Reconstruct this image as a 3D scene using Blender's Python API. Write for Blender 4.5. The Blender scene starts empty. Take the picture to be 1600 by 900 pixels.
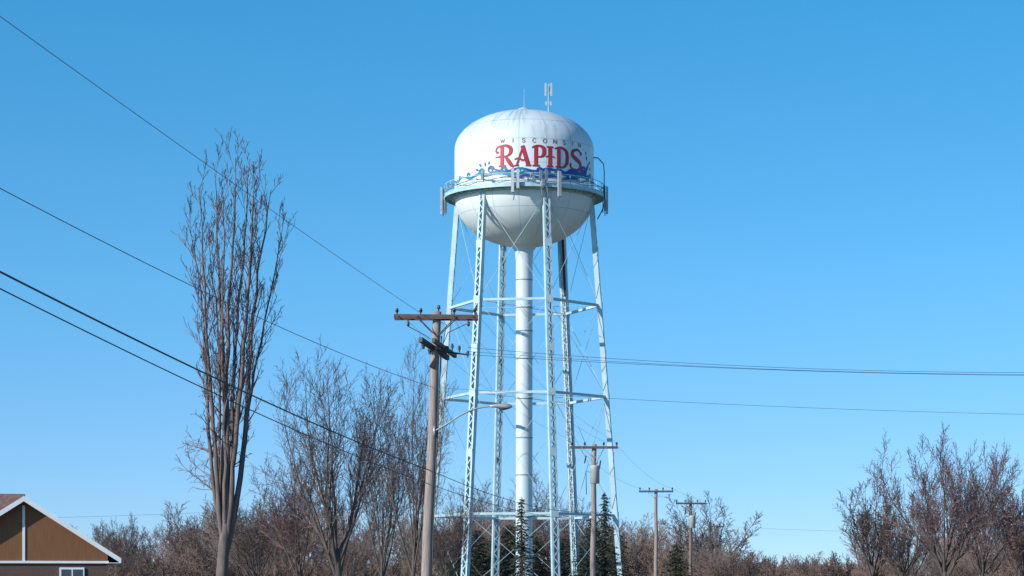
import bpy, math, random
from mathutils import Vector, Matrix
F=3700.0; HZ=915.0; EYE=1.6
def sx(u,d): return (u-800.0)*d/F
def sz(v,d): return EYE+(HZ-v)*d/F
def P(u,v,d): return Vector((sx(u,d),d,sz(v,d)))
scene=bpy.context.scene
# ------------------------------------------------------------ materials
def mat(name,col,rough=0.7,var=0.15,scale=3.0,metal=0.0,stretch=(1,1,1),bump=0.0,col2=None):
    m=bpy.data.materials.new(name); m.use_nodes=True
    nt=m.node_tree; b=nt.nodes['Principled BSDF']
    b.inputs['Roughness'].default_value=rough; b.inputs['Metallic'].default_value=metal
    tc=nt.nodes.new('ShaderNodeTexCoord'); mp=nt.nodes.new('ShaderNodeMapping')
    mp.inputs['Scale'].default_value=stretch
    nz=nt.nodes.new('ShaderNodeTexNoise'); nz.inputs['Scale'].default_value=scale; nz.inputs['Detail'].default_value=5
    rp=nt.nodes.new('ShaderNodeValToRGB')
    c1=[max(0,c*(1-var)) for c in col]+[1]; c2=[min(1,c*(1+var)) for c in (col2 or col)]+[1]
    rp.color_ramp.elements[0].position=0.3; rp.color_ramp.elements[1].position=0.7
    rp.color_ramp.elements[0].color=c1; rp.color_ramp.elements[1].color=c2
    nt.links.new(tc.outputs['Object'],mp.inputs[0]); nt.links.new(mp.outputs[0],nz.inputs['Vector'])
    nt.links.new(nz.outputs['Fac'],rp.inputs[0]); nt.links.new(rp.outputs[0],b.inputs['Base Color'])
    if bump>0:
        bp=nt.nodes.new('ShaderNodeBump'); bp.inputs['Strength'].default_value=bump; bp.inputs['Distance'].default_value=0.03
        nt.links.new(nz.outputs['Fac'],bp.inputs['Height']); nt.links.new(bp.outputs[0],b.inputs['Normal'])
    return m
M={}
M['steel']=mat('tower_paint',(0.45,0.61,0.67),0.5,0.16,0.6)
M['steel_d']=mat('tower_dark_steel',(0.16,0.22,0.25),0.6,0.2,2)
M['ladder']=mat('ladder_paint',(0.38,0.48,0.52),0.6,0.2,2)
M['ring']=mat('balcony_paint',(0.38,0.57,0.62),0.5,0.2,1.5)
M['riser']=mat('riser_paint',(0.62,0.72,0.76),0.5,0.1,0.5,stretch=(1,1,.15))
M['red']=mat('lettering_red',(0.52,0.025,0.045),0.5,0.15,1)
M['outl']=mat('lettering_outline',(0.10,0.03,0.08),0.5,0.15,1)
M['grey']=mat('lettering_grey',(0.24,0.16,0.20),0.5,0.15,1)
M['blue']=mat('wave_blue',(0.012,0.055,0.30),0.5,0.15,1)
M['teal']=mat('wave_teal',(0.012,0.20,0.29),0.5,0.2,1)
M['black']=mat('black_rubber',(0.03,0.03,0.035),0.6,0.2,3)
M['antenna']=mat('antenna_shell',(0.42,0.48,0.50),0.5,0.1,2)
M['galv']=mat('galvanised_steel',(0.42,0.46,0.48),0.45,0.15,5,metal=0.4)
M['wood']=mat('weathered_pole_wood',(0.20,0.145,0.115),0.9,0.35,6,stretch=(4,4,.3),bump=.4)
M['wood_l']=mat('pale_pole_wood',(0.30,0.245,0.22),0.9,0.3,6,stretch=(4,4,.3),bump=.4)
M['arm']=mat('crossarm_wood',(0.13,0.08,0.07),0.9,0.3,5,stretch=(.5,4,4),bump=.3)
M['insul']=mat('glazed_insulator',(0.10,0.05,0.04),0.25,0.2,5)
M['dark']=mat('dark_equipment',(0.05,0.04,0.04),0.6,0.2,5)
M['trans']=mat('transformer_paint',(0.42,0.44,0.44),0.5,0.1,4)
M['wire']=mat('wire_sheath',(0.05,0.06,0.075),0.6,0.1,3)
M['wire_l']=mat('bare_conductor',(0.12,0.18,0.25),0.5,0.1,3)
M['bark']=mat('bark',(0.15,0.115,0.105),0.95,0.4,3,stretch=(2,2,.5),bump=.5)
M['bark_d']=mat('bark_dark',(0.10,0.08,0.072),0.95,0.4,3,stretch=(2,2,.5),bump=.5)
M['twig']=mat('twig',(0.175,0.125,0.11),0.9,0.25,2)
M['twig_r']=mat('twig_reddish',(0.215,0.135,0.125),0.9,0.25,2)
M['brush']=mat('brush_twig',(0.19,0.125,0.10),0.9,0.35,.4)
M['brush_g']=mat('brush_twig_grey',(0.19,0.145,0.13),0.9,0.3,.4)
M['needle']=mat('spruce_needles',(0.03,0.048,0.032),0.8,0.4,2)
M['needle_b']=mat('cedar_foliage',(0.065,0.052,0.03),0.8,0.4,1.2,col2=(0.045,0.055,0.028))
M['conc']=mat('concrete',(0.38,0.37,0.35),0.9,0.15,3)
M['white']=mat('white_trim',(0.74,0.77,0.80),0.5,0.05,2)
M['siding']=mat('brown_siding',(0.19,0.085,0.035),0.7,0.15,3,stretch=(6,1,.3))
M['shingle']=mat('brown_shingles',(0.20,0.12,0.105),0.9,0.3,6,bump=.4)
M['glass']=mat('window_glass',(0.05,0.07,0.09),0.1,0.1,2)
def brickmat():
    m=bpy.data.materials.new('brown_brick'); m.use_nodes=True; nt=m.node_tree; b=nt.nodes['Principled BSDF']; b.inputs['Roughness'].default_value=.9
    tc=nt.nodes.new('ShaderNodeTexCoord'); sp=nt.nodes.new('ShaderNodeSeparateXYZ'); cb=nt.nodes.new('ShaderNodeCombineXYZ')
    ad=nt.nodes.new('ShaderNodeMath'); ad.operation='ADD'
    br=nt.nodes.new('ShaderNodeTexBrick'); br.inputs['Scale'].default_value=4
    br.inputs['Color1'].default_value=(.075,.035,.028,1); br.inputs['Color2'].default_value=(.11,.05,.035,1); br.inputs['Mortar'].default_value=(.16,.14,.13,1)
    nt.links.new(tc.outputs['Object'],sp.inputs[0]); nt.links.new(sp.outputs[0],ad.inputs[0]); nt.links.new(sp.outputs[1],ad.inputs[1])
    nt.links.new(ad.outputs[0],cb.inputs[0]); nt.links.new(sp.outputs[2],cb.inputs[1]); nt.links.new(cb.outputs[0],br.inputs['Vector'])
    nt.links.new(br.outputs['Color'],b.inputs['Base Color']); return m
M['brick']=brickmat()
def tankmat():
    m=bpy.data.materials.new('tank_paint'); m.use_nodes=True; nt=m.node_tree; N=nt.nodes; L=nt.links
    b=N['Principled BSDF']; b.inputs['Roughness'].default_value=.42
    tc=N.new('ShaderNodeTexCoord'); sp=N.new('ShaderNodeSeparateXYZ'); L.new(tc.outputs['Object'],sp.inputs[0])
    def m2(op,a,bb=None,c=None):
        n=N.new('ShaderNodeMath'); n.operation=op
        for i,x in enumerate((a,bb,c)):
            if x is None: continue
            if isinstance(x,(int,float)): n.inputs[i].default_value=x
            else: L.new(x,n.inputs[i])
        return n.outputs[0]
    ang=m2('ARCTAN2',sp.outputs[0],sp.outputs[1])
    t=m2('MULTIPLY',ang,16/(2*math.pi)); fr=m2('FRACT',m2('ADD',t,20.3))
    seam=m2('LESS_THAN',m2('ABSOLUTE',m2('SUBTRACT',fr,.5)),.016)
    z=sp.outputs[2]; hs=None
    for zz in (48.42,45.9,43.45,50.6,41.4):
        s=m2('LESS_THAN',m2('ABSOLUTE',m2('SUBTRACT',z,zz)),.04)
        hs=s if hs is None else m2('MAXIMUM',hs,s)
    seam=m2('MAXIMUM',seam,hs)
    cb=N.new('ShaderNodeCombineXYZ'); L.new(m2('MULTIPLY',ang,9.0),cb.inputs[0]); L.new(m2('MULTIPLY',z,.25),cb.inputs[1])
    nz=N.new('ShaderNodeTexNoise'); nz.inputs['Scale'].default_value=1.6; nz.inputs['Detail'].default_value=6; L.new(cb.outputs[0],nz.inputs['Vector'])
    n2=N.new('ShaderNodeTexNoise'); n2.inputs['Scale'].default_value=.35; n2.inputs['Detail'].default_value=4; L.new(tc.outputs['Object'],n2.inputs['Vector'])
    mr=N.new('ShaderNodeMapRange'); mr.inputs[1].default_value=.48; mr.inputs[2].default_value=.75; L.new(nz.outputs['Fac'],mr.inputs[0])
    dm=N.new('ShaderNodeMapRange'); dm.inputs[1].default_value=47.8; dm.inputs[2].default_value=50; dm.inputs[3].default_value=.15; dm.inputs[4].default_value=1; L.new(z,dm.inputs[0])
    dirt_and_shade=m2('MULTIPLY',m2('MULTIPLY',mr.outputs[0],dm.outputs[0]),.6)
    dirt_and_shade=m2('ADD',dirt_and_shade,m2('MULTIPLY',seam,.45)); dirt_and_shade=m2('ADD',dirt_and_shade,m2('MULTIPLY',dm.outputs[0],.24));  # seam grime, plus the dome's low-sun bluish shade painted in evenly
    dirt_and_shade=m2('ADD',dirt_and_shade,m2('MULTIPLY',n2.outputs['Fac'],.08))
    mx=N.new('ShaderNodeMix'); mx.data_type='RGBA'; mx.inputs[6].default_value=(.79,.85,.87,1); mx.inputs[7].default_value=(.28,.42,.46,1)
    L.new(dirt_and_shade,mx.inputs[0]); L.new(mx.outputs[2],b.inputs['Base Color'])
    return m
M['tank']=tankmat()
# ------------------------------------------------------------ mesh builder
class MB:
    def __init__(s): s.v=[]; s.f=[]
    def tube(s,pts,rad,sides=6,cap=False):
        n=len(pts); base=len(s.v)
        if not isinstance(rad,(list,tuple)): rad=[rad]*n
        ref=None
        for i,p in enumerate(pts):
            d=(pts[min(i+1,n-1)]-pts[max(i-1,0)])
            if d.length<1e-9: d=Vector((0,0,1))
            d.normalize()
            if ref is None: ref=Vector((1,0,0)) if abs(d.x)<.8 else Vector((0,1,0))
            a=(ref-d*ref.dot(d))
            if a.length<1e-6: a=Vector((0,1,0)).cross(d)
            a.normalize(); ref=a
            b=d.cross(a)
            for k in range(sides):
                t=2*math.pi*k/sides
                s.v.append(p+(a*math.cos(t)+b*math.sin(t))*rad[i])
        for i in range(n-1):
            for k in range(sides):
                a0=base+i*sides+k; a1=base+i*sides+(k+1)%sides
                s.f.append((a0,a1,a1+sides,a0+sides))
        if cap:
            s.f.append(tuple(base+k for k in range(sides))[::-1]); s.f.append(tuple(base+(n-1)*sides+k for k in range(sides)))
    def beam(s,p0,p1,w,h,up=Vector((0,0,1))):
        d=(p1-p0).normalized()
        side=d.cross(up)
        if side.length<1e-5: side=d.cross(Vector((1,0,0)))
        side.normalize(); u=side.cross(d).normalized(); b=len(s.v)
        for p in (p0,p1):
            for (a,c) in ((-1,-1),(1,-1),(1,1),(-1,1)): s.v.append(p+side*(a*w/2)+u*(c*h/2))
        s.f+=[(b,b+1,b+2,b+3),(b+7,b+6,b+5,b+4),(b,b+4,b+5,b+1),(b+1,b+5,b+6,b+2),(b+2,b+6,b+7,b+3),(b+3,b+7,b+4,b)]
    def box(s,c,sz_):
        c=Vector(c); h=Vector((0,0,sz_[2]/2)); s.beam(c-h,c+h,sz_[0],sz_[1],Vector((0,1,0)))
    def lathe(s,prof,sides=64):
        b=len(s.v); n=len(prof)
        for (r,z) in prof:
            for k in range(sides):
                t=2*math.pi*k/sides; s.v.append(Vector((r*math.sin(t),-r*math.cos(t),z)))
        for i in range(n-1):
            for k in range(sides):
                a=b+i*sides+k; c=b+i*sides+(k+1)%sides; s.f.append((a,c,c+sides,a+sides))
    def poly(s,pts):
        b=len(s.v); s.v+= [Vector(p) for p in pts]; s.f.append(tuple(range(b,b+len(pts))))
    def mesh(s,name,m,smooth=False):
        me=bpy.data.meshes.new(name); me.from_pydata([tuple(v) for v in s.v],[],s.f); me.update()
        me.materials.append(m)
        if smooth:
            me.polygons.foreach_set('use_smooth',[True]*len(me.polygons))
        return me
    def build(s,name,m,parent=None,smooth=False,loc=(0,0,0)):
        o=bpy.data.objects.new(name,s.mesh(name,m,smooth)); scene.collection.objects.link(o); o.location=loc
        if parent: o.parent=parent
        return o
def empty(name,loc=(0,0,0)):
    e=bpy.data.objects.new(name,None); scene.collection.objects.link(e); e.location=loc; e.empty_display_size=.5; return e
V=Vector
# ------------------------------------------------------------ water tower
D=255.0
tw=empty('water_tower',(sx(819,D),D,0))
RT=7.5
ZC0,ZC1=43.4,48.4
prof=[]
for i in range(25):
    a=math.pi/2*i/24; prof.append((max(RT*math.sin(a),.9),ZC0-5.35*math.cos(a)))
prof+= [(RT,ZC0+.01),(RT,45),(RT,46.5),(RT,ZC1)]
for i in range(1,25):
    a=math.pi/2*i/24; prof.append((max(RT*math.cos(a),.02),ZC1+4.25*math.sin(a)))
t=MB(); t.lathe(prof,128); t.build('tank',M['tank'],tw,True)
r=MB(); r.lathe([(1.35,.0),(1.35,.3),(.92,1.2),(.9,2),(.9,36.5),(1.0,37.6),(1.5,38.35)],48); r.build('riser_pipe',M['riser'],tw,True)
r=MB()
for z in (4.5,9.0,13.5,17.5,21.7,26,29,31.5,34.5): r.lathe([(.9,z-.05),(.945,z-.04),(.945,z+.04),(.9,z+.05)],40)
r.build('riser_bands',M['steel_d'],tw,True)
azs=[18,80,146,198,262,323.5]
def rad(z): return 7.25+(43.4-z)*0.0775
def pol(a,rr,z): a=math.radians(a); return V((rr*math.sin(a),-rr*math.cos(a),z))
ZS=[9.1,21.8,31.6]
ch=MB(); lc=MB(); ft=MB()
for a in azs:
    er=pol(a,1,0); et=V((-er.y,er.x,0))
    p0=pol(a,rad(.4),.4); p1=pol(a,rad(43.2),43.2)
    for s_ in (-1,1):
        ch.beam(p0+et*s_*.35,p1+et*s_*.30,.12,.50,er)
        ch.beam(p0+et*s_*.27+er*.23,p1+et*s_*.22+er*.23,.12,.03,er)
        ch.beam(p0+et*s_*.27-er*.23,p1+et*s_*.22-er*.23,.12,.03,er)
    n=62; dirn=(p1-p0)
    for face in (-1,1):
        for i in range(n):
            sgn=1 if i%2 else -1
            q0=p0+dirn*(i/n)+et*.27*sgn+er*.265*face; q1=p0+dirn*((i+1)/n)-et*.27*sgn+er*.265*face
            lc.beam(q0,q1,.10,.02,er)
    for z in ZS+[15.5,26.5,37.5]:
        q=pol(a,rad(z),z)
        ch.beam(q-V((0,0,.4))+er*.29,q+V((0,0,.4))+er*.29,.8,.025,er)
    b0=pol(a,rad(0),0)
    ft.box((b0.x,b0.y,.2),(1.5,1.5,.4))
ch.build('legs',M['steel'],tw); lc.build('leg_lacing',M['steel'],tw); ft.build('footings',M['conc'],tw)
st=MB(); rod=MB()
for z in ZS:
    for i in range(6):
        a=azs[i]; b=azs[(i+1)%6]
        q0=pol(a,rad(z),z); q1=pol(b,rad(z),z); dd=(q1-q0).normalized()*.3
        st.beam(q0+dd,q1-dd,.28,.26)
        rod.tube([q0,pol(a,.95,z)],.03,5)
lev=[.8]+ZS+[42.6]
for j in range(4):
    for i in range(6):
        a=azs[i]; b=azs[(i+1)%6]; z0,z1=lev[j],lev[j+1]
        rod.tube([pol(a,rad(z0),z0+.1),pol(b,rad(z1),z1-.1)],.026,5)
        rod.tube([pol(b,rad(z0),z0+.1),pol(a,rad(z1),z1-.1)],.026,5)
st.build('struts',M['steel'],tw); rod.build('tie_rods',M['ring'],tw)
bl=MB()
bl.lathe([(7.5,43.62),(8.55,43.62),(8.6,43.62),(8.6,43.18),(8.54,43.18),(8.54,43.56),(7.5,43.56)],96)
bl.lathe([(7.52,43.0),(7.72,43.0),(7.72,43.55)],96)
for k in range(36):
    a=k*10+4
    bl.beam(pol(a,7.55,43.0),pol(a,8.5,43.45),.06,.1)
    bl.tube([pol(a,8.55,43.6),pol(a,8.55,44.62)],.03,5)
for z in (44.1,44.6): bl.lathe([(8.52,z-.028),(8.58,z-.028),(8.58,z+.028),(8.52,z+.028),(8.52,z-.028)],96)
bl.build('balcony',M['ring'],tw)
cd=MB(); rng=random.Random(4)
for k in range(2):
    pts=[]
    for i in range(121): pts.append(pol(i*3,8.65+.05*k,43.8+.28*k+.12*math.sin(i*.7+k*2)+rng.uniform(-.03,.03)))
    cd.tube(pts,.04,4)
cd.build('balcony_conduits',M['steel_d'],tw)
an=MB(); and_=MB()
def panel(a,rr,z0,z1,w=.36,dark=False):
    m_=and_ if dark else an
    er=pol(a,1,0); m_.beam(pol(a,rr,z0),pol(a,rr,z1),w,.2,er)
    and_.tube([pol(a,rr-.22,z0-.2),pol(a,rr-.22,z1+.15)],.05,6)
for a,z0,z1 in ((-8,42.5,45.0),(-4.5,42.9,44.9),(24,42.2,44.8),(276,41.9,44.2),(268,41.6,44.5),(255,42.3,44.6),(84,42.0,44.4),(93,41.7,44.1),(140,42.4,44.9),(200,42.4,44.9)):
    panel(a,8.95,z0,z1,.34 if a>0 else .3)
for a,z0,z1 in ((11,43.9,44.8),(15,43.8,44.9),(13,43.2,43.8),(6,43.7,44.5),(262,41.9,43.3),(79,41.7,42.9),(-30,44,44.6)): panel(a,8.8,z0,z1,.3,True)
for a in (11,15,24,-8): and_.tube([pol(a,8.9,43.2),pol(a+1,8.9,42.2),pol(a,8.3,41.8)],.05,5)
an.build('antenna_panels',M['antenna'],tw); and_.build('antenna_radios',M['steel_d'],tw)
ld=MB()
for w in (-.2,.2):
    pts=[pol(86+w*3,7.5,47.6),pol(86+w*3,7.95,47.55),pol(86+w*3,8.55,46.9),pol(86+w*3,8.62,46.0),pol(86+w*3,8.62,42.6),pol(86+w*3,8.4,41.9),pol(86+w*3,7.9,41.0)]
    ld.tube(pts,.06,6)
for z in [42.7+.35*i for i in range(12)]: ld.tube([pol(85.4,8.62,z),pol(86.6,8.62,z)],.03,4)
ld.build('balcony_ladder',M['steel_d'],tw)
ld=MB(); a=146; er=pol(a,1,0); et=V((-er.y,er.x,0))
for s_ in (-.22,.22): ld.tube([pol(a,rad(2)-.55,2)+et*s_,pol(a,rad(42.5)-.55,42.5)+et*s_],.035,4)
for i in range(110):
    z=2+i*.365; c=pol(a,rad(z)-.55,z); ld.tube([c-et*.22,c+et*.22],.025,4)
ld.build('leg_ladder',M['ladder'],tw)
cb=MB()
cb.tube([pol(a,rad(3)-.35,3)+et*-.42,pol(a,rad(38.7)-.35,38.7)+et*-.42],.04,5)
for k in range(3): cb.tube([pol(a,rad(33.5)-.35,33.5)+et*(k*.1-.42),pol(a,rad(40.7)-.35,40.7)+et*(k*.1-.42)],.05,5)
cb.build('feed_cables',M['black'],tw)
rf=MB(); top=ZC1+4.25
rf.lathe([(.55,top-.12),(.55,top+.12),(.75,top+.14),(.75,top+.22),(.3,top+.42),(.01,top+.46)],24)
rf.tube([V((.1,0,top)),V((.0,0,top+.4)),V((.0,0,top+2.5))],[.05,.035,.02],5)
mx=(857-819)*D/F; mz=ZC1+4.25*math.sqrt(1-(mx/RT)**2)
rf.tube([V((mx,0,mz-.2)),V((mx,0,mz+3.1))],.07,6)
rf.beam(V((mx-.4,0,mz+1.2)),V((mx+.4,0,mz+1.2)),.06,.06); rf.beam(V((mx-.4,0,mz+2.3)),V((mx+.4,0,mz+2.3)),.06,.06)
rf.build('roof_vent_and_mast',M['ladder'],tw)
ra=MB()
for dx,dy in ((-.32,-.1),(.3,-.15),(.02,.4)): ra.beam(V((mx+dx,dy,mz+1.9)),V((mx+dx,dy,mz+3.3)),.2,.14,V((0,1,0)))
for dx in (-.25,.25): ra.beam(V((mx+dx,0,mz+.9)),V((mx+dx,0,mz+1.35)),.18,.14,V((0,1,0)))
ra.build('roof_antennas',M['antenna'],tw)
# ---- painted graphics on the tank
art={'red':MB(),'grey':MB(),'blue':MB(),'teal':MB(),'outl':MB()}
lay=[0]
def onT(s,z,off):
    a=s/RT; R_=RT+off
    return V((R_*math.sin(a),-R_*math.cos(a),z))
def smooth(pts,n=8):
    if len(pts)<3: 
        return [ (pts[0][0]+(pts[1][0]-pts[0][0])*i/n, pts[0][1]+(pts[1][1]-pts[0][1])*i/n) for i in range(n+1)]
    q=[pts[0]]+list(pts)+[pts[-1]]; out=[]
    for i in range(1,len(q)-2):
        for k in range(n):
            t=k/n; r=[]
            for c in (0,1):
                p0,p1,p2,p3=q[i-1][c],q[i][c],q[i+1][c],q[i+2][c]
                r.append(.5*((2*p1)+(-p0+p2)*t+(2*p0-5*p1+4*p2-p3)*t*t+(-p0+3*p1-3*p2+p3)*t**3))
            out.append(tuple(r))
    out.append(pts[-1]); return out
def stroke(col,pts,w,ox=0,oz=0,kx=1,kz=1,base_off=.026):
    P_=smooth(pts); n=len(P_); mb=art[col]; lay[0]+=1; off=base_off+.0003*(lay[0]%40)
    W=w if isinstance(w,(list,tuple)) else [w,w]
    base=len(mb.v)
    X=[(ox+p[0]*kx,oz+p[1]*kz) for p in P_]
    for i,(x,z) in enumerate(X):
        x0,z0=X[max(i-1,0)]; x1,z1=X[min(i+1,n-1)]
        dx,dz=x1-x0,z1-z0; l=math.hypot(dx,dz) or 1; nx,nz=-dz/l,dx/l
        f=i/(n-1)*(len(W)-1); k=min(int(f),len(W)-2); ww=W[k]+(W[k+1]-W[k])*(f-k)
        mb.v.append(onT(x+nx*ww/2,z+nz*ww/2,off)); mb.v.append(onT(x-nx*ww/2,z-nz*ww/2,off))
    for i in range(n-1): b=base+2*i; mb.f.append((b,b+1,b+3,b+2))
def deg(a): return RT*math.radians(a)
Z0=45.5
def S(pts,w,o,c='red',k=1.0):
    W=w if isinstance(w,(list,tuple)) else [w,w]
    stroke('outl',pts,[x+.09 for x in W],deg(o)+.02,Z0-.02,k,1,base_off=.012)
    stroke(c,pts,w,deg(o),Z0,k,1)
o=-21.5
S([(.42,0),(.42,2.0)],.34,o); S([(.02,.03),(.86,.03)],.11,o)
S([(-.28,1.55),(-.15,1.95),(.3,2.12),(.9,2.14),(1.32,1.85),(1.32,1.4),(1.0,1.08),(.55,1.02)],[.1,.14,.14,.2,.34,.3,.12,.08],o)
S([(-.28,1.55),(-.1,1.42),(.02,1.58)],[.1,.1,.16],o)
S([(.75,1.05),(1.1,.55),(1.4,.12),(1.72,-.1)],[.14,.34,.32,.06],o)
S([(-.35,.95),(.1,1.0),(.42,1.02)],[.05,.12,.1],o)
o=-7.4
S([(.12,0),(.8,2.05)],.15,o); S([(.74,2.1),(1.38,0)],.36,o); S([(-.1,.03),(.38,.03)],.1,o); S([(1.08,.03),(1.66,.03)],.1,o)
S([(-.1,.66),(.3,.78),(.75,.6),(1.1,.68)],[.05,.12,.12,.08],o)
o=6.2
S([(.38,0),(.38,2.0)],.34,o); S([(0,.03),(.78,.03)],.11,o)
S([(-.05,1.9),(.3,2.08),(.8,2.1),(1.2,1.85),(1.2,1.25),(.9,.98),(.55,.98)],[.06,.12,.16,.34,.32,.12,.06],o)
o=17.8
S([(.38,.0),(.38,2.05)],.34,o); S([(.04,.03),(.72,.03)],.1,o); S([(.04,2.05),(.72,2.05)],.1,o)
S([(-.12,1.0),(.4,1.1),(.9,1.0)],[.04,.11,.04],o)
o=25.6
S([(.38,0),(.38,2.05)],.34,o); S([(0,.03),(.5,.03)],.1,o)
S([(-.1,1.9),(.3,2.06),(.85,2.05),(1.38,1.6),(1.4,.6),(.95,.05),(.3,.05)],[.06,.12,.16,.36,.36,.16,.1],o)
o=39.6
S([(1.5,1.6),(1.3,1.95),(.9,2.12),(.38,1.9),(.32,1.45),(.8,1.1),(1.32,.78),(1.4,.3),(.9,-.06),(.25,.05),(-.02,.42)],[.24,.14,.16,.28,.36,.42,.42,.32,.24,.16,.16],o,k=1.14)
S([(1.5,1.6),(1.56,1.9)],[.05,.14],o,k=1.14); S([(-.02,.42),(.15,.56)],[.2,.1],o,k=1.14)
G={'W':[[(0,1),(.25,0)],[(.25,0),(.5,.8)],[(.5,.8),(.75,0)],[(.75,0),(1,1)]],
'I':[[(.5,0),(.5,1)]],'S':[[(.85,.82),(.5,1),(.15,.78),(.5,.5),(.85,.25),(.5,0),(.12,.18)]],
'C':[[(.88,.8),(.5,1),(.12,.7),(.12,.3),(.5,0),(.88,.2)]],'O':[[(.5,1),(.1,.7),(.1,.3),(.5,0),(.9,.3),(.9,.7),(.5,1)]],
'N':[[(.1,0),(.1,1)],[(.1,1),(.9,0)],[(.9,0),(.9,1)]]}
for i,c in enumerate('WISCONSIN'):
    o=-19.5+i*8.6
    for g in G[c]: stroke('grey',g,.095,deg(o),47.93,.44,.42,base_off=.012)
def wave(col,a0,a1,z,amp,per,ph,w):
    n=max(4,int((a1-a0)/3)); pts=[]
    for i in range(n+1):
        a=a0+(a1-a0)*i/n; pts.append((deg(a),z+amp*math.sin(2*math.pi*a/per+ph)))
    stroke(col,pts,w)
wave('teal',-86,-30,44.78,.14,22,0,[.08,.28,.14,.28,.34])
wave('teal',-36,68,44.75,.14,26,.6,[.2,.48,.26,.45,.22,.42,.3,.1])
wave('blue',-28,66,45.08,.17,24,2.4,[.06,.34,.14,.38,.16,.44,.44,.1])
wave('blue',-14,62,44.4,.10,20,1.0,[.1,.3,.24,.4,.1])
wave('teal',60,89,44.75,.1,20,0,[.34,.24,.06])
def curl(col,a,z,s,fl=1):
    pts=[]
    for i in range(12):
        t=i/11*1.55*2*math.pi; rr=s*(1-.72*i/11); pts.append((deg(a)+fl*rr*math.cos(t),z+rr*math.sin(t)))
    stroke(col,pts,[.2*s/.4,.16*s/.4,.08*s/.4])
for c,a,z,s,f in (('blue',-28,45.22,.40,1),('teal',-17,45.1,.36,1),('teal',-2,45.02,.3,-1),('blue',12,45.0,.34,1),('teal',27,45.0,.33,1),('blue',40,45.05,.36,1),('blue',57,45.35,.6,-1),('teal',68,45.0,.42,1),('teal',-37,45.05,.4,1),('teal',-52,44.95,.3,1),('teal',-66,44.9,.26,1),('blue',20,44.7,.25,1),('teal',78,44.95,.3,-1)): curl(c,a,z,s,f)
stroke('blue',[(deg(30),44.9),(deg(42),44.78),(deg(55),45.15),(deg(63),46.0),(deg(65),46.5)],[.1,.5,.6,.34,.04])
stroke('blue',[(deg(18),45.0),(deg(28),45.22),(deg(36),45.0)],[.04,.3,.06])
for a,z,dx,dz in ((-33,45.6,-.05,.5),(-37,45.6,-.3,.4),(-30,45.75,.1,.4),(61,46.7,.1,.5),(66,46.4,.3,.4),(67,45.9,.35,.1),(60,47.3,.02,.35),(-40,45.3,-.4,.12)):
    stroke('blue',[(deg(a),z),(deg(a)+dx*.5,z+dz*.5),(deg(a)+dx,z+dz)],[.06,.25,.03])
for k,mb in art.items(): mb.build('painted_graphics_'+k,M[k],tw)

# ------------------------------------------------------------ trees
UP=V((0,0,1))
def rvec(rng): return V((rng.gauss(0,1),rng.gauss(0,1),rng.gauss(0,1)))
def grow(mbs,p,d,L,r,lvl,Q,rng):
    ns=Q['seg'][lvl]; pts=[p]; rr=[r]; dirs=[d]
    tap=Q['tap'][lvl]
    for i in range(ns):
        d=(d+rvec(rng)*Q['wob'][lvl]+UP*Q['trop'][lvl]).normalized()
        p=p+d*(L/ns); pts.append(p); rr.append(max(r*(1-(i+1)/ns*(1-tap)),Q['rmin'])); dirs.append(d)
    mb=mbs[0] if lvl<=Q['matlvl'] else mbs[1]
    mb.tube(pts,rr,Q['sides'][lvl])
    if lvl<len(Q['n']):
        n=Q['n'][lvl]; t0=Q['t0'][lvl]; az=rng.uniform(0,6.28)
        for k in range(n):
            t=t0+(1-t0)*(k+rng.random())/n; f=t*ns; i=min(int(f),ns-1); q=pts[i].lerp(pts[i+1],f-i)
            r0=rr[i]+(rr[i+1]-rr[i])*(f-i); dd=dirs[i+1]
            az+=2.4+rng.uniform(-.5,.5)
            s=dd.cross(V((.3,.9,.1))).normalized(); s2=dd.cross(s)
            side=s*math.cos(az)+s2*math.sin(az)
            an_=math.radians(Q['ang'][lvl]*rng.uniform(.55,1.35))
            nd=(dd*math.cos(an_)+side*math.sin(an_)).normalized()
            l=L*Q['len'][lvl]*(1-Q['fall'][lvl]*t)*rng.uniform(.7,1.2)
            grow(mbs,q,nd,l,max(min(r0*.75,r0*Q['rk'][lvl]),Q['rmin']),lvl+1,Q,rng)
def Q_(**k):
    q=dict(seg=[6,8,6,4,3],tap=[.75,.16,.2,.3,.4],wob=[.04,.06,.09,.13,.17],trop=[.02,.07,.08,.06,.03],sides=[9,7,5,3,3],
      n=[9,9,7,5],t0=[.5,.22,.18,.12],ang=[30,30,32,36],len=[2.3,.42,.45,.5],fall=[.1,.45,.35,.3],rk=[.5,.5,.5,.6],rmin=.009,matlvl=1)
    q.update(k); return q
def tree(name,X,Y,H0,r0,Q,seed,barkm='bark',twigm='twig',d0=(0,0,1),stems=None,fit=None):
    """fit=(height,crown width): the grown tree is scaled to those metres"""
    e=empty(name,(X,Y,0)); rng=random.Random(seed); a=MB(); b=MB()
    if stems is None: grow((a,b),V((0,0,-.1)),V(d0).normalized(),H0,r0,0,Q,rng)
    else: stems((a,b),Q,rng)
    if fit:
        zs=sorted(v.z for v in b.v); xs=sorted(v.x for v in b.v)
        H=zs[int(len(zs)*.995)]; x0=xs[int(len(xs)*.02)]; x1=xs[int(len(xs)*.98)]
        kz=fit[0]/H; kx=fit[1]/(x1-x0); cxx=(x0+x1)/2
        for mb in (a,b):
            for v in mb.v:
                sh=cxx*min(1,max(0,v.z/H))      # straighten the lean
                v.x=(v.x-sh)*(kx if True else 1); v.y*=kx; v.z*=kz
    a.build('trunk_and_limbs',M[barkm],e,True); b.build('twigs',M[twigm],e)
    return e
d=80; s=d/F
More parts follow.
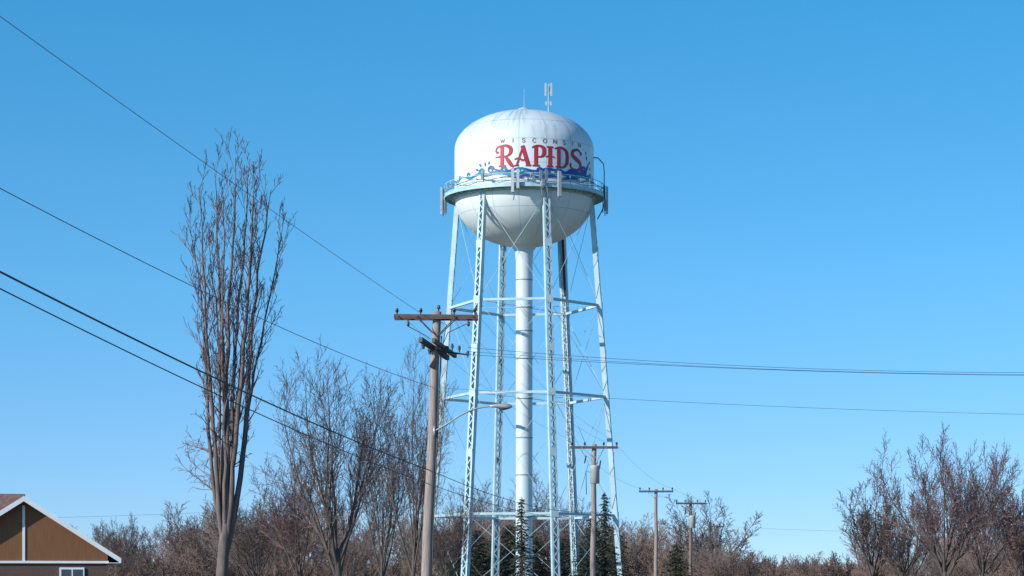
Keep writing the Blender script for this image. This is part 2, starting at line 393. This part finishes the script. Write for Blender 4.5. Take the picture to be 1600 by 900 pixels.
def poplar(mbs,Q,rng):
    mbs[0].tube([V((0,0,-.1)),V((.02,0,.6)),V((.06,0,2.0)),V((.13,0,3.0)),V((.2,0,3.7))],[.27,.23,.20,.19,.15],10)
    tops=[(-1.25,.3,14.0,3.9,.07),(-.85,-.5,15.0,3.5,.085),(-.3,.4,15.6,3.9,.08),(.35,-.3,16.0,3.7,.10),(.75,.5,16.1,4.1,.085),
          (1.15,-.4,15.4,3.5,.105),(1.6,.2,15.0,3.2,.11),(1.95,.6,13.9,4.4,.06),(.05,-.7,14.6,3.8,.075),(.95,.8,14.6,4.2,.07),(-.55,.7,13.6,4.4,.06)]
    for (tx,ty,tz,zs,r0) in tops:
        p0=V((.06+.07*(zs-2),0,zs-.7)); pts=[]; rr=[]; n=18
        wp=rng.uniform(0,6); cx=.42
        for i in range(n+1):
            t=i/n; z=p0.z+(tz-p0.z)*t
            ax=p0.x+(cx+.1-p0.x)*min(1,t*1.1)
            k=.33*(1-math.exp(-t*9))+.67*t**1.9
            x=ax+(tx-cx)*k+.07*math.sin(7*t+wp)*min(1,t*3); y=ty*k+.07*math.sin(6*t+wp*2)*min(1,t*3)
            pts.append(V((x,y,z))+rvec(rng)*.02*min(1,t*4)); rr.append(max(r0*(1-t)**.8*.95+.008,.012))
        mbs[0].tube(pts,rr,6)
        for k in range(19):
            t=.2+.8*((k+rng.random())/19)**.85; f=t*n; i=min(int(f),n-1); q=pts[i].lerp(pts[i+1],f-i)
            dd=(pts[i+1]-pts[i]).normalized(); az=rng.uniform(0,6.28)
            out=V((math.cos(az),math.sin(az),0))+V((tx-cx,ty,0))*.15
            an_=math.radians(rng.uniform(12,36)); nd=(dd*math.cos(an_)+out.normalized()*math.sin(an_)).normalized()
            l=rng.uniform(.8,1.9)*(1-.35*t)*(1.1 if t>.35 else .6)
            if q.z+l>16.9: l=max(.5,16.9-q.z)
            grow(mbs,q,nd,l,rr[i]*.42 if rr[i]>.03 else .012,2,Q,rng)
    for (z,dx,dz,l) in ((4.6,-1,.35,2.0),(5.2,-1,.15,1.9),(5.8,-.9,.5,1.7),(6.4,-1,.7,1.5),(4.3,-.8,.6,1.5),(5.5,.8,.7,.9),(7.2,-.8,.9,1.3),(6.0,-1,-.05,1.7)):
        p=V((.1+.03*(z-2),0,z)); grow(mbs,p,V((dx,rng.uniform(-.5,.5),dz)).normalized(),l,.028,2,Qlow,rng)
Qp=Q_(n=[0,0,5,3],tap=[.5,.3,.3,.35,.4],seg=[8,6,5,4,3],trop=[0,0,.17,.16,.12],wob=[0,0,.08,.10,.12],ang=[0,0,32,30],len=[0,0,.5,.5],t0=[.2,.2,.2,.15],rmin=.0078,matlvl=1)
Qlow=Q_(n=[0,0,7,4],tap=[.5,.3,.3,.35,.4],trop=[0,0,.05,.05,.0],wob=[0,0,.12,.16,.2],ang=[0,0,42,40],len=[0,0,.45,.5],t0=[.2,.2,.2,.15],rmin=.0078,matlvl=1)
tree('poplar_tree',sx(344,d),d,0,0,Qp,11,'bark','twig_r',stems=poplar)
def fitpx(wpx,v,dd): return (sz(v,dd),wpx*dd/F)
Qm=Q_(ang=[27,30,32,36],len=[2.25,.46,.46,.5],n=[11,11,8,5],trop=[.02,.10,.10,.07,.03],rmin=.0095)
tree('bare_tree',sx(530,110),110,4.0,.24,Qm,5,'bark_d','twig',fit=fitpx(175,556,110))
Qn=Q_(ang=[22,28,30,34],len=[2.35,.42,.46,.5],n=[10,10,8,5],trop=[.02,.10,.10,.07,.03],rmin=.0095)
tree('bare_tree',sx(642,120),120,4.3,.22,Qn,8,'bark_d','twig',fit=fitpx(120,542,120))
tree('bare_tree',sx(598,135),135,3.2,.15,Qn,31,'bark_d','twig',fit=fitpx(95,640,135))
tree('bare_tree',sx(470,150),150,3.2,.16,Qm,15,'bark_d','twig_r',fit=fitpx(120,715,150))
tree('bare_tree',sx(400,170),170,3.2,.16,Qm,18,'bark_d','twig',fit=fitpx(120,760,170))
tree('bare_tree',sx(700,160),160,3.2,.14,Qm,19,'bark_d','twig',fit=fitpx(90,770,160))
Qr=Q_(n=[14,11,9,5],ang=[42,32,34,38],len=[2.2,.44,.46,.5],trop=[.0,.10,.09,.05,.03],rmin=.0115)
tree('bare_tree',sx(1475,150),150,3.4,.22,Qr,21,'bark_d','twig_r',fit=fitpx(190,684,150))
tree('bare_tree',sx(1535,160),160,3.1,.18,Qr,24,'bark_d','twig_r',fit=fitpx(120,712,160))
Qs=Q_(n=[12,10,8,5],ang=[26,32,34,38],len=[1.9,.42,.46,.5],trop=[.0,.10,.09,.05,.03],rmin=.0115)
tree('bare_tree',sx(1362,160),160,3.2,.16,Qs,22,'bark_d','twig',fit=fitpx(88,738,160))
tree('bare_tree',sx(1597,150),150,2.4,.16,Qr,23,'bark_d','twig_r',fit=fitpx(110,760,150))
tree('bare_tree',sx(1415,175),175,2.6,.16,Qr,29,'bark_d','twig',fit=fitpx(110,775,175))
Qf=Q_(n=[11,10,8,5],ang=[40,32,34,38],len=[2.2,.44,.46,.5],trop=[.0,.10,.09,.05,.03],rmin=.014)
tree('bare_tree',sx(1108,220),220,3.2,.22,Qf,25,'bark_d','twig',fit=fitpx(130,774,220))
tree('bare_tree',sx(860,330),330,5.0,.25,Qf,26,'bark_d','twig',fit=fitpx(110,742,330))
tree('bare_tree',sx(765,330),330,4.8,.25,Qf,27,'bark_d','twig',fit=fitpx(110,752,330))
tree('bare_tree',sx(192,250),250,3.1,.2,Qf,28,'bark_d','twig',fit=fitpx(80,806,250))
# distant treeline: instanced variants under one parent
tl=empty('distant_treeline',(0,0,0)); var=[]
for i in range(7):
    rng=random.Random(100+i); a=MB()
    Qt=Q_(n=[9,8,6,4],t0=[.4,.2,.15,.1],ang=[38,34,34,38],len=[2.0,.45,.48,.5],rmin=.014,seg=[4,5,4,3,2],sides=[6,5,4,3,3])
    grow((a,a),V((0,0,-.1)),UP,3.0,.17,0,Qt,rng); H=max(v.z for v in a.v); var.append((a.mesh('treeline_tree_%d'%i,M['brush_g' if i%2 else 'brush']),H))
bushes=[]
for i in range(4):
    rng=random.Random(200+i); a=MB()
    Qb=Q_(n=[0,7,6,4],t0=[.1,.1,.1,.1],ang=[30,30,34,38],len=[.6,.55,.55,.5],rmin=.014,sides=[5,4,3,3,3],seg=[5,5,4,3,2])
    for k in range(9):
        d_=V((rng.gauss(0,.35),rng.gauss(0,.35),1)).normalized()
        grow((a,a),V((rng.uniform(-1,1),rng.uniform(-1,1),-.05)),d_,rng.uniform(1.6,2.8),.04,1,Qb,rng)
    H=max(v.z for v in a.v); bushes.append((a.mesh('shrub_%d'%i,M['brush']),H))
def inst(mh,name,X,Y,h,rot,par):
    me,H=mh; sc=h/H
    o=bpy.data.objects.new(name,me); scene.collection.objects.link(o); o.parent=par; o.location=(X,Y,0); o.scale=(sc*random.uniform(.9,1.15),sc,sc); o.rotation_euler=(0,0,rot)
random.seed(3)
def topv(u):
    pts=[(-400,820),(100,818),(190,810),(240,832),(300,795),(340,775),(460,765),(700,800),(780,775),(960,800),(1040,812),(1150,832),(1200,850),(1290,860),(1330,825),(1600,800),(2000,810)]
    for (a0,b0),(a1,b1) in zip(pts,pts[1:]):
        if a0<=u<=a1: return b0+(b1-b0)*(u-a0)/(a1-a0)
    return 820
for i in range(190):
    Y=random.choice([random.uniform(190,235),random.uniform(280,380)]); u=random.uniform(-350,1950)
    if 660<u<1010 and Y<300: Y=random.uniform(300,380)
    h=sz(topv(u)+random.uniform(-4,40),Y); 
    inst(random.choice(var),'tree',sx(u,Y),Y,max(h,3),random.uniform(0,6.3),tl)
for i in range(480):
    Y=random.uniform(150,400); u=random.uniform(-350,1950)
    if 660<u<1010 and Y<290: Y=random.uniform(300,360)
    h=sz(874+random.uniform(-16,25),Y); inst(random.choice(bushes),'shrub',sx(u,Y),Y,max(h,1.5),random.uniform(0,6.3),tl)
def conifer(name,X,Y,H,R_,m,seed,dens=1.0,shape=1.0):
    e=empty(name,(X,Y,0)); rng=random.Random(seed); a=MB(); b=MB()
    a.tube([V((0,0,0)),V((0,0,H*.6)),V((0,0,H))],[.16,.09,.02],6)
    n=int(H*3.2)
    for i in range(n):
        z=.4+(H-.5)*i/n; rr=R_*(1-z/H)**shape*rng.uniform(.7,1.2)+.12
        for k in range(int(9*dens)):
            az=rng.uniform(0,6.28); L=rr*rng.uniform(.6,1.2); o_=V((math.cos(az),math.sin(az),0))
            p1=V((0,0,z))+o_*L+V((0,0,-.22*L+.05*rng.random())); p0=V((0,0,z+rng.uniform(0,.2)))
            a.tube([p0,p1],[.02,.006],3)
            m_=max(3,int(L*11))
            for j in range(m_):
                q=p0.lerp(p1,(j+rng.random())/m_)+rvec(rng)*.05; sd=V((-o_.y,o_.x,0))*rng.choice((-1,1))
                l=rng.uniform(.18,.38); tip=q+(o_*.6+sd*.7+V((0,0,rng.uniform(-.5,.35))))*l
                w=V((rng.gauss(0,1),rng.gauss(0,1),rng.gauss(0,1))).normalized()*.08
                b.poly([q-w,q+w,tip])
    a.build('trunk',M['bark_d'],e); b.build('needles',M[m],e)
conifer('spruce_tree',sx(815,226),226,sz(776,226),2.3,'needle',1,1.2)
conifer('spruce_tree',sx(945,232),232,sz(768,232),2.8,'needle',2,1.3)
for i,(u,dd,v,R_) in enumerate(((722,275,812,3.4),(698,282,826,3.0),(795,280,818,3.2),(746,288,826,3.0),(772,285,840,2.6),(838,285,836,2.6),(880,290,838,2.8),(905,283,846,2.4),(965,285,832,2.6))):
    conifer('cedar_tree',sx(u,dd),dd,sz(v,dd),R_,'needle_b' if i%3 else 'needle',13+i,1.7,.45)
conifer('cedar_tree',sx(1057,170),170,sz(846,170),1.5,'needle_b',7,1.6,.6)
conifer('spruce_tree',sx(925,262),262,sz(806,262),3.0,'needle',9,1.5,.7)

# ------------------------------------------------------------ utility poles
def insul(mb,p,h=.22,r=.06):
    mb.tube([p,p+V((0,0,h*.35)),p+V((0,0,h*.36)),p+V((0,0,h*.6)),p+V((0,0,h*.61)),p+V((0,0,h))],[.02,.02,r,r*.8,r*1.1,r*.5],8,True)
def pole(name,X,Y,H,r0,r1,armw,woodm='wood',lean=0,rot=0,tr=False,armz=None,low=True):
    e=empty(name,(X,Y,0)); e.rotation_euler=(0,0,rot)
    a=MB(); n=10; a.tube([V((lean*i/n+.02*math.sin(i*1.3),0,-.2+(H+.2)*i/n)) for i in range(n+1)],[r0+(r1-r0)*i/n for i in range(n+1)],12,True); a.build('shaft',M[woodm],e,True)
    az=armz or H-.18; b=MB(); i_=MB(); g=MB()
    cx=lean*az/H
    b.beam(V((cx-armw/2,-r1-.07,az)),V((cx+armw/2,-r1-.07,az)),.1,.13)
    for s_ in (-1,1):
        g.beam(V((cx+s_*armw*.27,-r1-.135,az)),V((cx,-r1-.03,az-.55)),.035,.02)
        insul(i_,V((cx+s_*armw*.47,-r1-.07,az+.06))); insul(i_,V((cx+s_*armw*.2,-r1-.07,az+.06)))
    b.build('crossarm',M['arm'],e); i_.build('insulators',M['insul'],e,True); g.build('arm_braces',M['galv'],e)
    if tr:
        t_=MB(); c=V((cx+.02,-.42,H-1.6)); t_.tube([c-V((0,0,.45)),c-V((0,0,.44)),c+V((0,0,.4)),c+V((0,0,.46)),c+V((0,0,.5))],[.2,.24,.24,.26,.1],16,True)
        t_.beam(c+V((0,.2,.2)),c+V((0,.4,.2)),.1,.1); t_.beam(c+V((0,.2,-.2)),c+V((0,.4,-.2)),.1,.1); insul(t_,c+V((.1,0,.48)),.25,.05)
        t_.build('transformer',M['trans'],e,True)
        k=MB(); k.tube([c+V((.1,0,.7)),c+V((.3,.1,1.0)),V((cx+.5,-.2,az))],.012,4); k.tube([c+V((-.15,0,.1)),c+V((-.45,.1,.2)),V((cx-.4,0,H-2.6))],.02,4)
        k.beam(V((cx-.5,-.2,H-1.0)),V((cx-.42,-.2,H-.6)),.07,.07); k.beam(V((cx+.25,-.2,H-1.3)),V((cx+.33,-.2,H-.85)),.07,.07); k.build('cutout_and_leads',M['dark'],e)
    return e
d=75; H=sz(487,d); X0=sx(662,d)
fp=empty('utility_pole',(X0,d,0)); n=12; tx=sx(683,d)-X0
a=MB(); a.tube([V((tx*i/n+.012*math.sin(i*1.1),0,-.3+(H+.3)*i/n)) for i in range(n+1)],[.185-.055*i/n for i in range(n+1)],14,True); a.build('shaft',M['wood_l'],fp,True)
az=sz(496,d); xl=sx(616,d)-X0; xr=sx(747,d)-X0
b=MB(); b.beam(V((xl,-.2,az+.01)),V((xr,-.2,az-.01)),.11,.14); b.beam(V((xl,.2,az+.01)),V((xr,.2,az-.01)),.11,.14); 
b.build('crossarms',M['arm'],fp)
g=MB()
for s_ in (-1,1):
    for yy in (-.27,.27): g.beam(V((tx+s_*.62,yy,az)),V((tx-.01,yy*.6,az-.62)),.05,.025)
for x in (xl+.15,xr-.15,xl+.75,xr-.75): g.tube([V((x,-.32,az)),V((x,.32,az))],.015,5)
g.build('arm_braces',M['arm'],fp)
i_=MB()
for x in (xl+.1,xl+.85,xr-.75,xr-.1): insul(i_,V((x,-.2,az+.07)),.2,.055)
for x in (xl+.45,xr-.3): i_.tube([V((x,-.2,az-.07)),V((x,-.2,az-.16)),V((x,-.2,az-.17)),V((x,-.2,az-.3))],[.02,.02,.05,.04],8,True)
i_.tube([V((tx+.05,0,H)),V((tx+.05,0,H+.08)),V((tx+.05,0,H+.09)),V((tx+.05,0,H+.2))],[.02,.02,.06,.04],8,True)
i_.build('insulators',M['insul'],fp,True)
k=MB(); z1=sz(536,d); z2=sz(554,d); xm=tx*.93
k.beam(V((sx(659,d)-X0,-1.1,z1)),V((sx(698,d)-X0,1.1,z2+.0)),.12,.15); k.beam(V((sx(664,d)-X0+.3,-1.1,z1-.02)),V((sx(698,d)-X0+.25,1.0,z2+.05)),.1,.13)
for (u,v) in ((662,540),(672,548),(688,552),(697,548)): 
    x=sx(u,d)-X0; z=sz(v,d); k.tube([V((x,-.3,z-.14)),V((x,-.3,z-.05)),V((x,-.3,z-.04)),V((x+.05,-.3,z+.12))],[.04,.05,.08,.05],8,True)
k.tube([V((xm,-.1,sz(548,d))),V((sx(733,d)-X0,-.3,sz(556,d)))],.03,6)
for (u,v) in ((707,545),(718,548),(731,556)): x=sx(u,d)-X0; insul(k,V((x,-.25,sz(v,d)-.08)),.22,.05)
k.beam(V((xm-.16,-.2,sz(575,d))),V((xm+.02,-.16,sz(560,d))),.16,.12)
k.build('cutouts_and_brackets',M['dark'],fp)
c=MB()
c.tube([V((tx*z/H+.17+.01*math.sin(z*3),-.08,z)) for z in [i*.5 for i in range(20)]],.022,5)
c.tube([V((xr-.3,-.2,az-.2)),V((tx+.35,-.2,az-.5)),V((tx+.1,-.2,z2+.1))],.012,4)
c.tube([V((xl+.45,-.2,az-.3)),V((tx-.35,-.2,az-.6)),V((tx-.2,-.2,z1+.1))],.012,4)
c.tube([V((tx-.1,-.2,az-.1)),V((tx+.3,-.25,az-.25)),V((xm+.2,-.25,z2+.15))],.012,4)
c.build('conduit_and_jumpers',M['wire'],fp)
slz=lambda v: sz(v,d)
sl=empty('street_lamp',(sx(676,d),d-.15,0)); ox=sx(676,d)
arm=smooth([(sx(679,d)-ox,slz(674)),(sx(697,d)-ox,slz(664)),(sx(722,d)-ox,slz(648)),(sx(748,d)-ox,slz(638)),(sx(770,d)-ox,slz(635))],6)
m_=MB(); m_.tube([V((x,0,z)) for x,z in arm],.03,8); m_.beam(V((sx(679,d)-ox,0,slz(674)-.15)),V((sx(679,d)-ox,0,slz(674)+.15)),.08,.06); m_.build('bracket_arm',M['galv'],sl,True)
hx=sx(765,d)-ox; m_=MB(); zc=slz(635)
m_.tube([V((hx,0,zc)),V((hx+.06,0,zc+.0)),V((hx+.22,0,zc+.01)),V((hx+.5,0,zc)),V((hx+.66,0,zc-.01)),V((hx+.72,0,zc-.02))],[.03,.05,.07,.09,.07,.02],10,True); m_.build('lamp_head',M['galv'],sl,True)
m_=MB(); m_.tube([V((hx+.28,0,zc-.05)),V((hx+.45,0,zc-.06)),V((hx+.62,0,zc-.05))],[.04,.075,.04],10,True); m_.build('lens',M['glass'],sl,True)
p2=pole('utility_pole',sx(926,122),122,sz(694,122),.16,.12,2.45,'wood_l',lean=.08,tr=True)
p3=pole('utility_pole',sx(1025,165),165,sz(764,165),.15,.11,2.4,'wood_l')
p4=pole('utility_pole',sx(1079,180),180,sz(783,180),.15,.11,2.4,'wood',rot=.2,tr=True)
p5=pole('utility_pole',sx(1120,235),235,sz(820,235),.14,.1,1.5,'wood')
pole('utility_pole',-8.7,25,10.15,.17,.13,2.4,'wood',rot=.3)
pole('utility_pole',26.5,80,9.8,.17,.13,2.4,'wood',rot=.6)
s5=empty('street_lamp',(sx(1122,235),235-.2,0)); m_=MB(); z=sz(874,235)
m_.tube([V((0,0,z-.4)),V((.5,0,z-.05)),V((1.2,0,z+.1)),V((1.5,0,z+.08))],.04,6); m_.tube([V((1.4,0,z+.08)),V((1.6,0,z+.1)),V((2.0,0,z+.08)),V((2.2,0,z+.04))],[.05,.14,.14,.04],8,True); m_.build('arm_and_head',M['white'],s5,True)
# ------------------------------------------------------------ wires
wr=MB(); wl=MB()
def wire(p0,p1,sag,r,n=28,mb=None):
    (mb or wl).tube([p0.lerp(p1,i/n)-V((0,0,sag*4*(i/n)*(1-i/n))) for i in range(n+1)],r,4)
wire(P(655,488,75),V((-8.7,25,10.0)),.08,.0075)
wire(P(676,605,75),V((-8.7,25,7.58)),.35,.0085)
wire(P(672,735,75),V((-8.7,25,6.63)),.25,.018,mb=wr)
wire(P(672,757,75),V((-8.7,25,6.43)),.25,.012,mb=wr)
RR=V((26.5,80,0))
wire(P(731,543,75),RR+V((0,0,9.0)),.45,.0075)
wire(P(731,549,75),RR+V((0,0,8.9)),.40,.0065)
wire(P(700,552,75),RR+V((0,0,8.75)),.30,.0075)
wire(P(690,606,75),RR+V((0,0,7.3)),.25,.006)
for (u0,u1) in ((745,963),(707,945),(625,900)):
    wire(P(u0,490,75),P(u1,690,122),.5,.005)
wire(P(673,735,75),P(926,800,122),.4,.012,mb=wr); wire(P(673,757,75),P(926,812,122),.3,.010,mb=wr)
for k in (-1,1): 
    wire(V((sx(926,122)+k*1.1,122,sz(690,122))),V((sx(1025,165)+k*1.1,165,sz(764,165)+.05)),.4,.006)
    wire(V((sx(1025,165)+k*1.1,165,sz(764,165)+.05)),V((sx(1079,180)+k*1.0,180,sz(783,180)+.05)),.1,.006)
    wire(V((sx(1079,180)+k*1.0,180,sz(783,180)+.05)),V((sx(1120,235)+k*.7,235,sz(820,235))),.3,.006)
wire(P(-300,812,200),P(420,796,230),.3,.010); wire(P(1120,822,235),P(1750,826,235),.5,.009)
wo=empty('overhead_power_lines'); wr.build('sheathed_cables',M['wire'],wo); wl.build('bare_wires',M['wire_l'],wo)
# ------------------------------------------------------------ house
hd=120; hs=empty('brick_house',(sx(37,hd),hd,0)); hs.rotation_euler=(0,0,math.radians(12.5))
za=sz(776,hd); ze=sz(872,hd); we=4.8
def prism(mb,prof,y0,y1):
    n=len(prof); b=len(mb.v)
    for y in (y0,y1):
        for x,z in prof: mb.v.append(V((x,y,z)))
    mb.f.append(tuple(range(b,b+n))); mb.f.append(tuple(range(b+2*n-1,b+n-1,-1)))
    for i in range(n): j=(i+1)%n; mb.f.append((b+i,b+j,b+n+j,b+n+i))
m_=MB()
for s_ in (-1,1):
    prism(m_,[(0,za),(s_*we,ze),(s_*we,ze-.16),(0,za-.16)],-.5,12)
zr=6.55; 
b0=len(m_.v)
for x in (-19,.2):
    for (y,z) in ((2.6,3.0),(8,zr),(13.4,3.0),(13.4,2.85),(8,zr-.16),(2.6,2.85)): m_.v.append(V((x,y,z)))
m_.f+=[(b0,b0+1,b0+7,b0+6),(b0+1,b0+2,b0+8,b0+7),(b0+2,b0+3,b0+9,b0+8),(b0+3,b0+4,b0+10,b0+9),(b0+4,b0+5,b0+11,b0+10),(b0+5,b0,b0+6,b0+11),tuple(range(b0,b0+6)),tuple(range(b0+11,b0+5,-1))]
m_.build('roof',M['shingle'],hs)
m_=MB()
for s_ in (-1,1): prism(m_,[(0,za+.02),(s_*(we+.05),ze),(s_*(we+.05),ze-.26),(0,za-.25)],-.56,-.5)
m_.box((we+.02,5.7,ze-.12),(.05,12.4,.24))
m_.box((0,-.03,(za+ze)/2-.3),(.13,.05,za-ze-.3)); m_.box((0,-.04,ze-.2),(8.5,.08,.12))
m_.box((4.5,5.7,ze-.24),(.6,12.3,.03)); m_.build('white_trim',M['white'],hs)
m_=MB(); m_.poly([(-4.2,0,ze-.15),(4.2,0,ze-.15),(4.2,0,ze+.2),(0,0,za-.16),(-4.2,0,ze+.2)]); m_.build('gable_siding',M['siding'],hs)
m_=MB(); m_.box((0,6,(ze-.2)/2),(8.3,11.9,ze-.2)); m_.box((-11,8,1.45),(15,9.6,2.9)); m_.build('brick_walls',M['brick'],hs)
m_=MB()
for wx in (2.4,-2.4): m_.box((wx,.0,1.9),(1.25,.08,1.25))
m_.build('window_frames',M['white'],hs)
m_=MB()
for wx in (2.4,-2.4):
    for q in (-.29,.29): m_.box((wx+q,-.03,1.9),(.48,.06,1.05))
m_.build('window_panes',M['glass'],hs)
def shed(X,Y,w,h,m1):
    e=empty('low_building',(X,Y,0)); a=MB(); a.box((0,0,h/2),(w,6,h)); a.build('walls',M[m1],e)
    a=MB(); prism(a,[(-w/2-.3,h),(0,h+1.5),(w/2+.3,h)],-3.3,3.3); a.build('roof',M['shingle'],e)
shed(sx(1330,260),260,9,1.9,'white'); shed(sx(225,250),250,12,1.8,'white'); 
# ------------------------------------------------------------ ground, road
gm=mat('winter_grass',(0.13,0.12,0.055),.95,.35,.5,bump=.3,col2=(.19,.16,.09))
g=MB(); g.poly([(-3000,-400,0),(3000,-400,0),(3000,6000,0),(-3000,6000,0)]); g.build('ground',gm)
am=mat('asphalt',(.055,.055,.058),.9,.2,8,bump=.3)
g=MB(); g.poly([(-400,4,.004),(400,4,.004),(400,12,.004),(-400,12,.004)]); g.build('road',am)
g=MB()
for k in range(-40,41): g.poly([(k*9,7.93,.008),(k*9+3,7.93,.008),(k*9+3,8.07,.008),(k*9,8.07,.008)])
g.build('road_centre_line',mat('road_paint_yellow',(.7,.5,.08),.7,.15,5))
g=MB()
for y in (3.9,12.1): g.box((0,y,.06),(800,.18,.13))
g.build('kerb',M['conc'])
# ------------------------------------------------------------ light
el=math.radians(24); azm=math.radians(-126)
sd=V((math.sin(azm)*math.cos(el),math.cos(azm)*math.cos(el),math.sin(el)))
sun=bpy.data.lights.new('sun','SUN'); sun.energy=4.9; sun.angle=math.radians(.5); sun.color=(1,.95,.88)
so=bpy.data.objects.new('sun',sun); scene.collection.objects.link(so); so.rotation_euler=(-sd).to_track_quat('-Z','Y').to_euler()
w=bpy.data.worlds.new('World'); scene.world=w; w.use_nodes=True; nt=w.node_tree; bg=nt.nodes['Background']
sk=nt.nodes.new('ShaderNodeTexSky'); sk.sky_type='NISHITA'; sk.sun_disc=False; sk.sun_elevation=el; sk.sun_rotation=azm%(2*math.pi)
sk.air_density=1.0; sk.dust_density=.3; sk.ozone_density=2.0
tc=nt.nodes.new('ShaderNodeTexCoord'); mp=nt.nodes.new('ShaderNodeMapping'); mp.vector_type='POINT'; mp.inputs['Scale'].default_value=(1,1,2.0); mp.inputs['Location'].default_value=(0,0,.06)
nm=nt.nodes.new('ShaderNodeVectorMath'); nm.operation='NORMALIZE'
nt.links.new(tc.outputs['Generated'],mp.inputs[0]); nt.links.new(mp.outputs[0],nm.inputs[0]); nt.links.new(nm.outputs[0],sk.inputs['Vector'])
# atmospheric tint by elevation (clear, dry winter air); the deep zenith keeps the shade cool but dim
sp=nt.nodes.new('ShaderNodeSeparateXYZ'); nt.links.new(tc.outputs['Generated'],sp.inputs[0])
rp=nt.nodes.new('ShaderNodeValToRGB'); nt.links.new(sp.outputs[2],rp.inputs[0])
def s3(r,g,b): return (r/2.5,g/2.5,b/2.5,1)
e0,e1=rp.color_ramp.elements[0],rp.color_ramp.elements[1]
e0.position=0.0; e0.color=s3(.92,1.04,1.28); e1.position=.26; e1.color=s3(.44,1.72,2.08)
for pz,c_ in ((.06,(.86,1.28,1.55)),(.13,(.72,1.56,1.82)),(.7,(.35,1.0,1.4))):
    ee=rp.color_ramp.elements.new(pz); ee.color=s3(*c_)
ml=nt.nodes.new('ShaderNodeMix'); ml.data_type='RGBA'; ml.blend_type='MULTIPLY'; ml.inputs[0].default_value=1; nt.links.new(rp.outputs[0],ml.inputs[7])
nt.links.new(sk.outputs[0],ml.inputs[6]); bg.inputs[1].default_value=.15
gn=nt.nodes.new('ShaderNodeVectorMath'); gn.operation='SCALE'; gn.inputs['Scale'].default_value=2.0
nt.links.new(ml.outputs[2],gn.inputs[0]); nt.links.new(gn.outputs[0],bg.inputs[0])
# ------------------------------------------------------------ camera
cam=bpy.data.cameras.new('camera'); co=bpy.data.objects.new('camera',cam); scene.collection.objects.link(co)
co.location=(0,0,EYE); co.rotation_euler=(math.radians(90),0,0)
cam.sensor_width=36; cam.lens=36*F/1600; cam.shift_y=(HZ-450)/1600; cam.clip_end=9000; cam.clip_start=.1
scene.camera=co
scene.view_settings.view_transform='Standard'; scene.view_settings.look='None'; scene.view_settings.exposure=0
